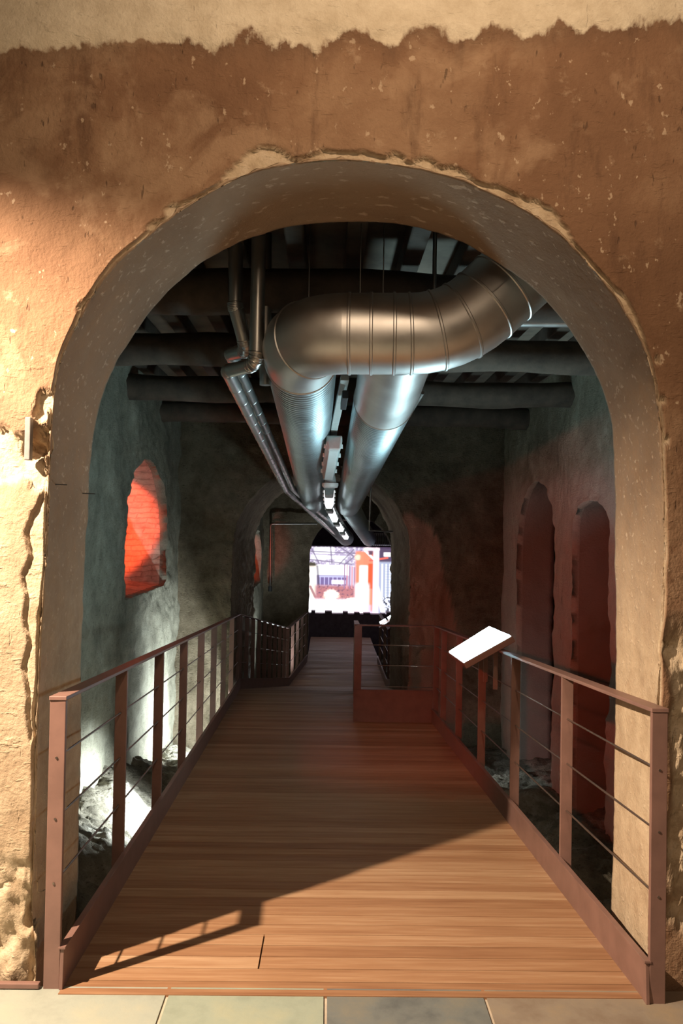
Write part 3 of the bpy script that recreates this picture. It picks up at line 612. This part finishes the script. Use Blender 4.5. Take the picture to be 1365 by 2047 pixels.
put(box(.02, .47, .28, .43), (1.5, 1.5, 1.5)); put(box(.1, .46, .43, .58), (.20, .15, .34)); put(box(.12, .44, .44, .46), (.6, .6, .9))
for k in range(6): put(box(.13+k*.05, .14+k*.05, .45, .60, .005), (.6, .55, .85))
put(box(.27, .43, .50, .56), (1.2, 1.1, 1.3)); put(box(-.02, .09, .28, .95), (.95, .85, .75)); put(blob(.03, .27, .09, .05), (.08, .07, .05)); put(blob(.03, .42, .06), (1.4, 1.2, .9)); put(line(.1, .3, .12, .62, .02), (.12, .1, .15), .8); put(line(.02, .6, .09, .78, .02), (.3, .08, .12), .8)
put(box(.08, .62, .58, .80, .03), (.50, .20, .22)); put(ss(.0, .5, nB)*box(.1, .55, .56, .8), (.18, .10, .16)); put(ss(.1, .6, nA)*box(.1, .6, .62, .85), (1.2, .55, .42))
for k in range(7): put(line(.42+k*.03, .27+.01*k, .42+k*.03, .62, .009), (.85, .35, .40) if k % 2 else (.35, .2, .35))
put(blob(.27, .72, .11, .10), (1.9, 1.7, 1.5)); put(blob(.52, .80, .10, .06), (1.7, 1.4, 1.3))
put(box(-.05, .62, .80, 1.1, .05), (1.8, 1.7, 1.8)); put(ss(.25, .6, nB)*box(.05, .6, .78, .9), (.7, .45, .5), .7); put(box(-.05, .06, .76, 1, .01), (1.9, 1.8, 1.9))
put(box(.55, .76, .07, .95, .02), (1.0, .28, .17)); put(box(.56, .64, .08, .30), (1.1, .30, .18)); put(box(.60, .69, .28, .62, .02), (1.9, 1.7, 1.6)); put(box(.70, .75, .25, .62), (.95, .12, .05)); put(box(.56, .70, .55, 1.1, .04), (1.9, 1.6, 1.7)); put(blob(.57, .16, .05, .06), (1.4, .8, .6))
put(box(.80, 1.6, -.1, 1.1), (.42, .46, .62)); put(box(.82, 1.6, -.1, .22, .02), (.10, .07, .13)); put((np.sin(s*140) > .2)*box(.84, 1.6, .25, .75), (1.1, 1.15, 1.3), .8); put((np.sin(t_*160) > .5)*box(.9, 1.6, .25, .72), (.35, .4, .55), .6)
put((nB > .05)*box(.86, 1.6, .74, 1.05), (.08, .08, .10)); put((nB < -.2)*box(.86, 1.6, .72, 1.05), (1.5, 1.5, 1.5)); put(box(.88, .96, .08, .14), (1.5, 1.4, 1.5)); put(line(.72, .2, .92, .16, .02), (.8, .15, .12))
put(box(.755, .825, .0, 1.1, .006), (1.0, .78, .95)); put(box(.64, .83, -.02, .05, .005), (1.3, 1.05, 1.1)); put(line(.66, .06, .76, .18, .022), (1.2, .9, .95)); put(box(.70, .75, .06, .12), (.15, .08, .12)); put(line(.80, .6, .88, .95, .04), (1.2, 1.15, 1.3)); put(box(.66, .74, .86, 1.05, .02), (.9, .65, .95), .6)
put(ss(.03, .0, t_+.01*nB)*1.0, (.05, .03, .06))
m_, nt, bs = mat('projected_picture'); at_ = attr(nt, 'picture'); bs.inputs['Base Color'].default_value = (.02, .02, .02, 1); nt.links.new(at_.outputs['Color'], bs.inputs['Emission Color']); bs.inputs['Emission Strength'].default_value = 1.35
pv = np.stack([XX.ravel(), np.full(XX.size, SY), ZZ.ravel()], 1)
# ragged lower rim where rubble cuts the picture
scr = thing('projection_screen', 'bright projected picture of a steelworks hall at the far end of the passage', 'screen', ((sx0+sx1)/2, SY, sz0))
mesh_obj('picture', pv, [(r*nx+k, r*nx+k+1, (r+1)*nx+k+1, (r+1)*nx+k) for r in range(nz-1) for k in range(nx-1)], m_, scr, attrs={'picture': np.c_[C, np.ones(len(C))]})
MB().box((sx0-.04, SY+.01, sz0-.04), (sx1+.04, SY+.06, sz1+.04)).build('backing_board', DARKM, scr)
# low wall with blocky coping below the picture
m = MB().box((-2.2, 21.2, -1.8), (3.2, 21.5, at(700, 1226, 21.2).z-.02)); x = -1.2; zt = at(700, 1226, 21.2).z
while x < 2.6:
    w_ = random.uniform(.08, .2); m.box((x, 21.2, zt-.03), (x+w_, 21.5, zt+random.uniform(0, .06))); x += w_+random.uniform(.02, .3)
m.build('wall_low', plain('dark_violet_wall', (.30, .26, .34), .9), kind='structure')
# ------------------------------------------------------------------ lamps you can point at
def flood(p, tgt, label, W_, ang=120, col=(.86, .97, 1), on=True):
    p = Vector(p); d = (Vector(tgt)-p).normalized(); t = thing('floodlight', label, 'floodlight', p, 'cold white floodlights on the ground')
    MB().bar(p-d*.06, p, .16, .10).build('housing', DARKM, t, bevel=.01); MB().bar(p, p+d*.004, .14, .08).build('lens', LENS, t)
    MB().bar(p-d*.03+Vector((0, 0, -.05)), p-d*.03+Vector((0, 0, -.14)), .10, .02).build('bracket', DARKM, t)
    if on: light('SPOT', p+d*.02, Vector(tgt), W_, col, ang, .06)
def light(typ, p, tgt, W_, col, ang=90, size=.05, blend=.6, sy=None):
    l = bpy.data.lights.new('lamp_light', typ); l.energy = W_; l.color = col
    if typ == 'SPOT': l.spot_size = R(ang); l.spot_blend = blend; l.shadow_soft_size = size
    elif typ == 'AREA': l.size = size; l.shape = 'RECTANGLE'; l.size_y = sy or size
    else: l.shadow_soft_size = size
    o = bpy.data.objects.new('lamp_light', l); COL.objects.link(o); o.location = p
    if tgt is not None: o.rotation_euler = (Vector(tgt)-Vector(p)).to_track_quat('-Z', 'Y').to_euler()
    return o
flood((-.80, 6.35, -.47), (-1.6, 6.35, -.85), 'cold floodlight under the left edge of the ramp, lighting the near rubble', 560, 110)
flood((-.92, 9.2, -.78), (-1.9, 9.5, -.55), 'cold floodlight under the ramp near the back left corner', 380, 150)
flood((-.95, 14.6, -1.30), (-1.3, 14.4, .3), 'cold floodlight low on the left beyond the second arch', 170, 150)
flood((1.10, 10.2, -.66), (1.0, 9.6, -.1), 'small cold floodlight low in the gap right of the walkway', 6, 130)
flood((1.30, 8.2, -.75), (1.8, 8.6, -.8), 'cold floodlight on the ground right of the ramp', 14, 120)
def redlamp(p, tgt, label, W_, ang, size=.05, col=(1, .10, .03), blend=.6):
    p = Vector(p); d = (Vector(tgt)-p).normalized(); t = thing('red_spotlight', label, 'spotlight', p)
    MB().sweep([p-d*.14, p-d*.02], .045, 20).build('lamp_body', DARKM, t, smooth=True); MB().sweep([p-d*.02, p-d*.015], .038, 20).build('lens', REDL, t)
    light('SPOT', p, tgt, W_, col, ang, size, blend)
redlamp((-2.52, 7.75, 1.05), (-2.70, 9.5, 1.66), 'red spotlight tucked in the near corner of the left niche', 420, 50, .03, blend=.3)
redlamp((-1.66, 14.5, .75), (-1.60, 16.3, 1.08), 'red spotlight in the small far niche', 70, 44, .03)
redlamp((-1.60, 4.2, 1.75), (2.2, 8.0, .50), 'red spotlight on the left behind the front wall', 210, 62, blend=1.0)
# warm hall lamps, plus an added soft fill
lp = Vector((-2.2, 1.76, 3.1)); t = thing('hall_spotlight', 'warm spotlight high at the left of the front hall', 'spotlight', lp)
dv = (Vector((-.35, 3.2, .7))-lp).normalized(); MB().sweep([lp-dv*.2, lp-dv*.03], .06, 24).build('lamp_body', DARKM, t, smooth=True)
MB().sweep([lp-dv*.1, lp-dv*.1+Vector((0, 0, .9))], .012, 10).build('stem', DARKM, t, smooth=True)
light('SPOT', lp, (-.85, 3.05, .48), 1500, (1, .79, .58), 92, .03, .8)
light('AREA', (.4, -1.2, 3.0), (.1, 2.9, 1.9), 22, (1, .74, .50), size=1.2)  # unseen warm fill added behind the camera, no fitting
lp2 = Vector((.5, .7, 4.0)); t = thing('hall_spotlight', 'warm spotlight high in the middle of the front hall', 'spotlight', lp2)
dv = (Vector((.35, 2.9, 3.2))-lp2).normalized(); MB().sweep([lp2-dv*.2, lp2-dv*.03], .06, 24).build('lamp_body', DARKM, t, smooth=True)
light('SPOT', lp2, (.35, 2.9, 3.1), 210, (1, .74, .50), 95, .15, 1.0)
# small wall fittings
for (px, py, lb) in [(125, 968, 'small rusty nail in the left reveal, nearer the front edge'), (176, 986, 'small rusty nail in the left reveal, nearer the room behind')]:
    q = at(px, py, 3.0 if px < 150 else 3.36); q.x = -1.0; tag(MB().sweep([q+Vector((-.03, 0, 0)), q+Vector((.05, 0, -.002))], .002, 8).build('iron_nail', DARKM, smooth=True), lb, 'nail')
q = at(60, 878, 2.90); tag(MB().bar(q+Vector((0, -.012, .075)), q+Vector((0, -.012, -.075)), .02, .03).build('hinge_pin', plain('grey_iron', (.2, .18, .17), .6), bevel=.003), 'grey iron hinge block set in the broken plaster left of the arch', 'hinge')
# ------------------------------------------------------------------ world
w = bpy.data.worlds.new('world'); S.world = w; w.use_nodes = True; bg = w.node_tree.nodes['Background']; bg.inputs[0].default_value = (.55, .33, .19, 1); bg.inputs[1].default_value = .05
S.view_settings.view_transform = 'Standard'; S.view_settings.look = 'None'; S.view_settings.gamma = 1; S.view_settings.exposure = 0.0; S.view_settings.use_curve_mapping = False
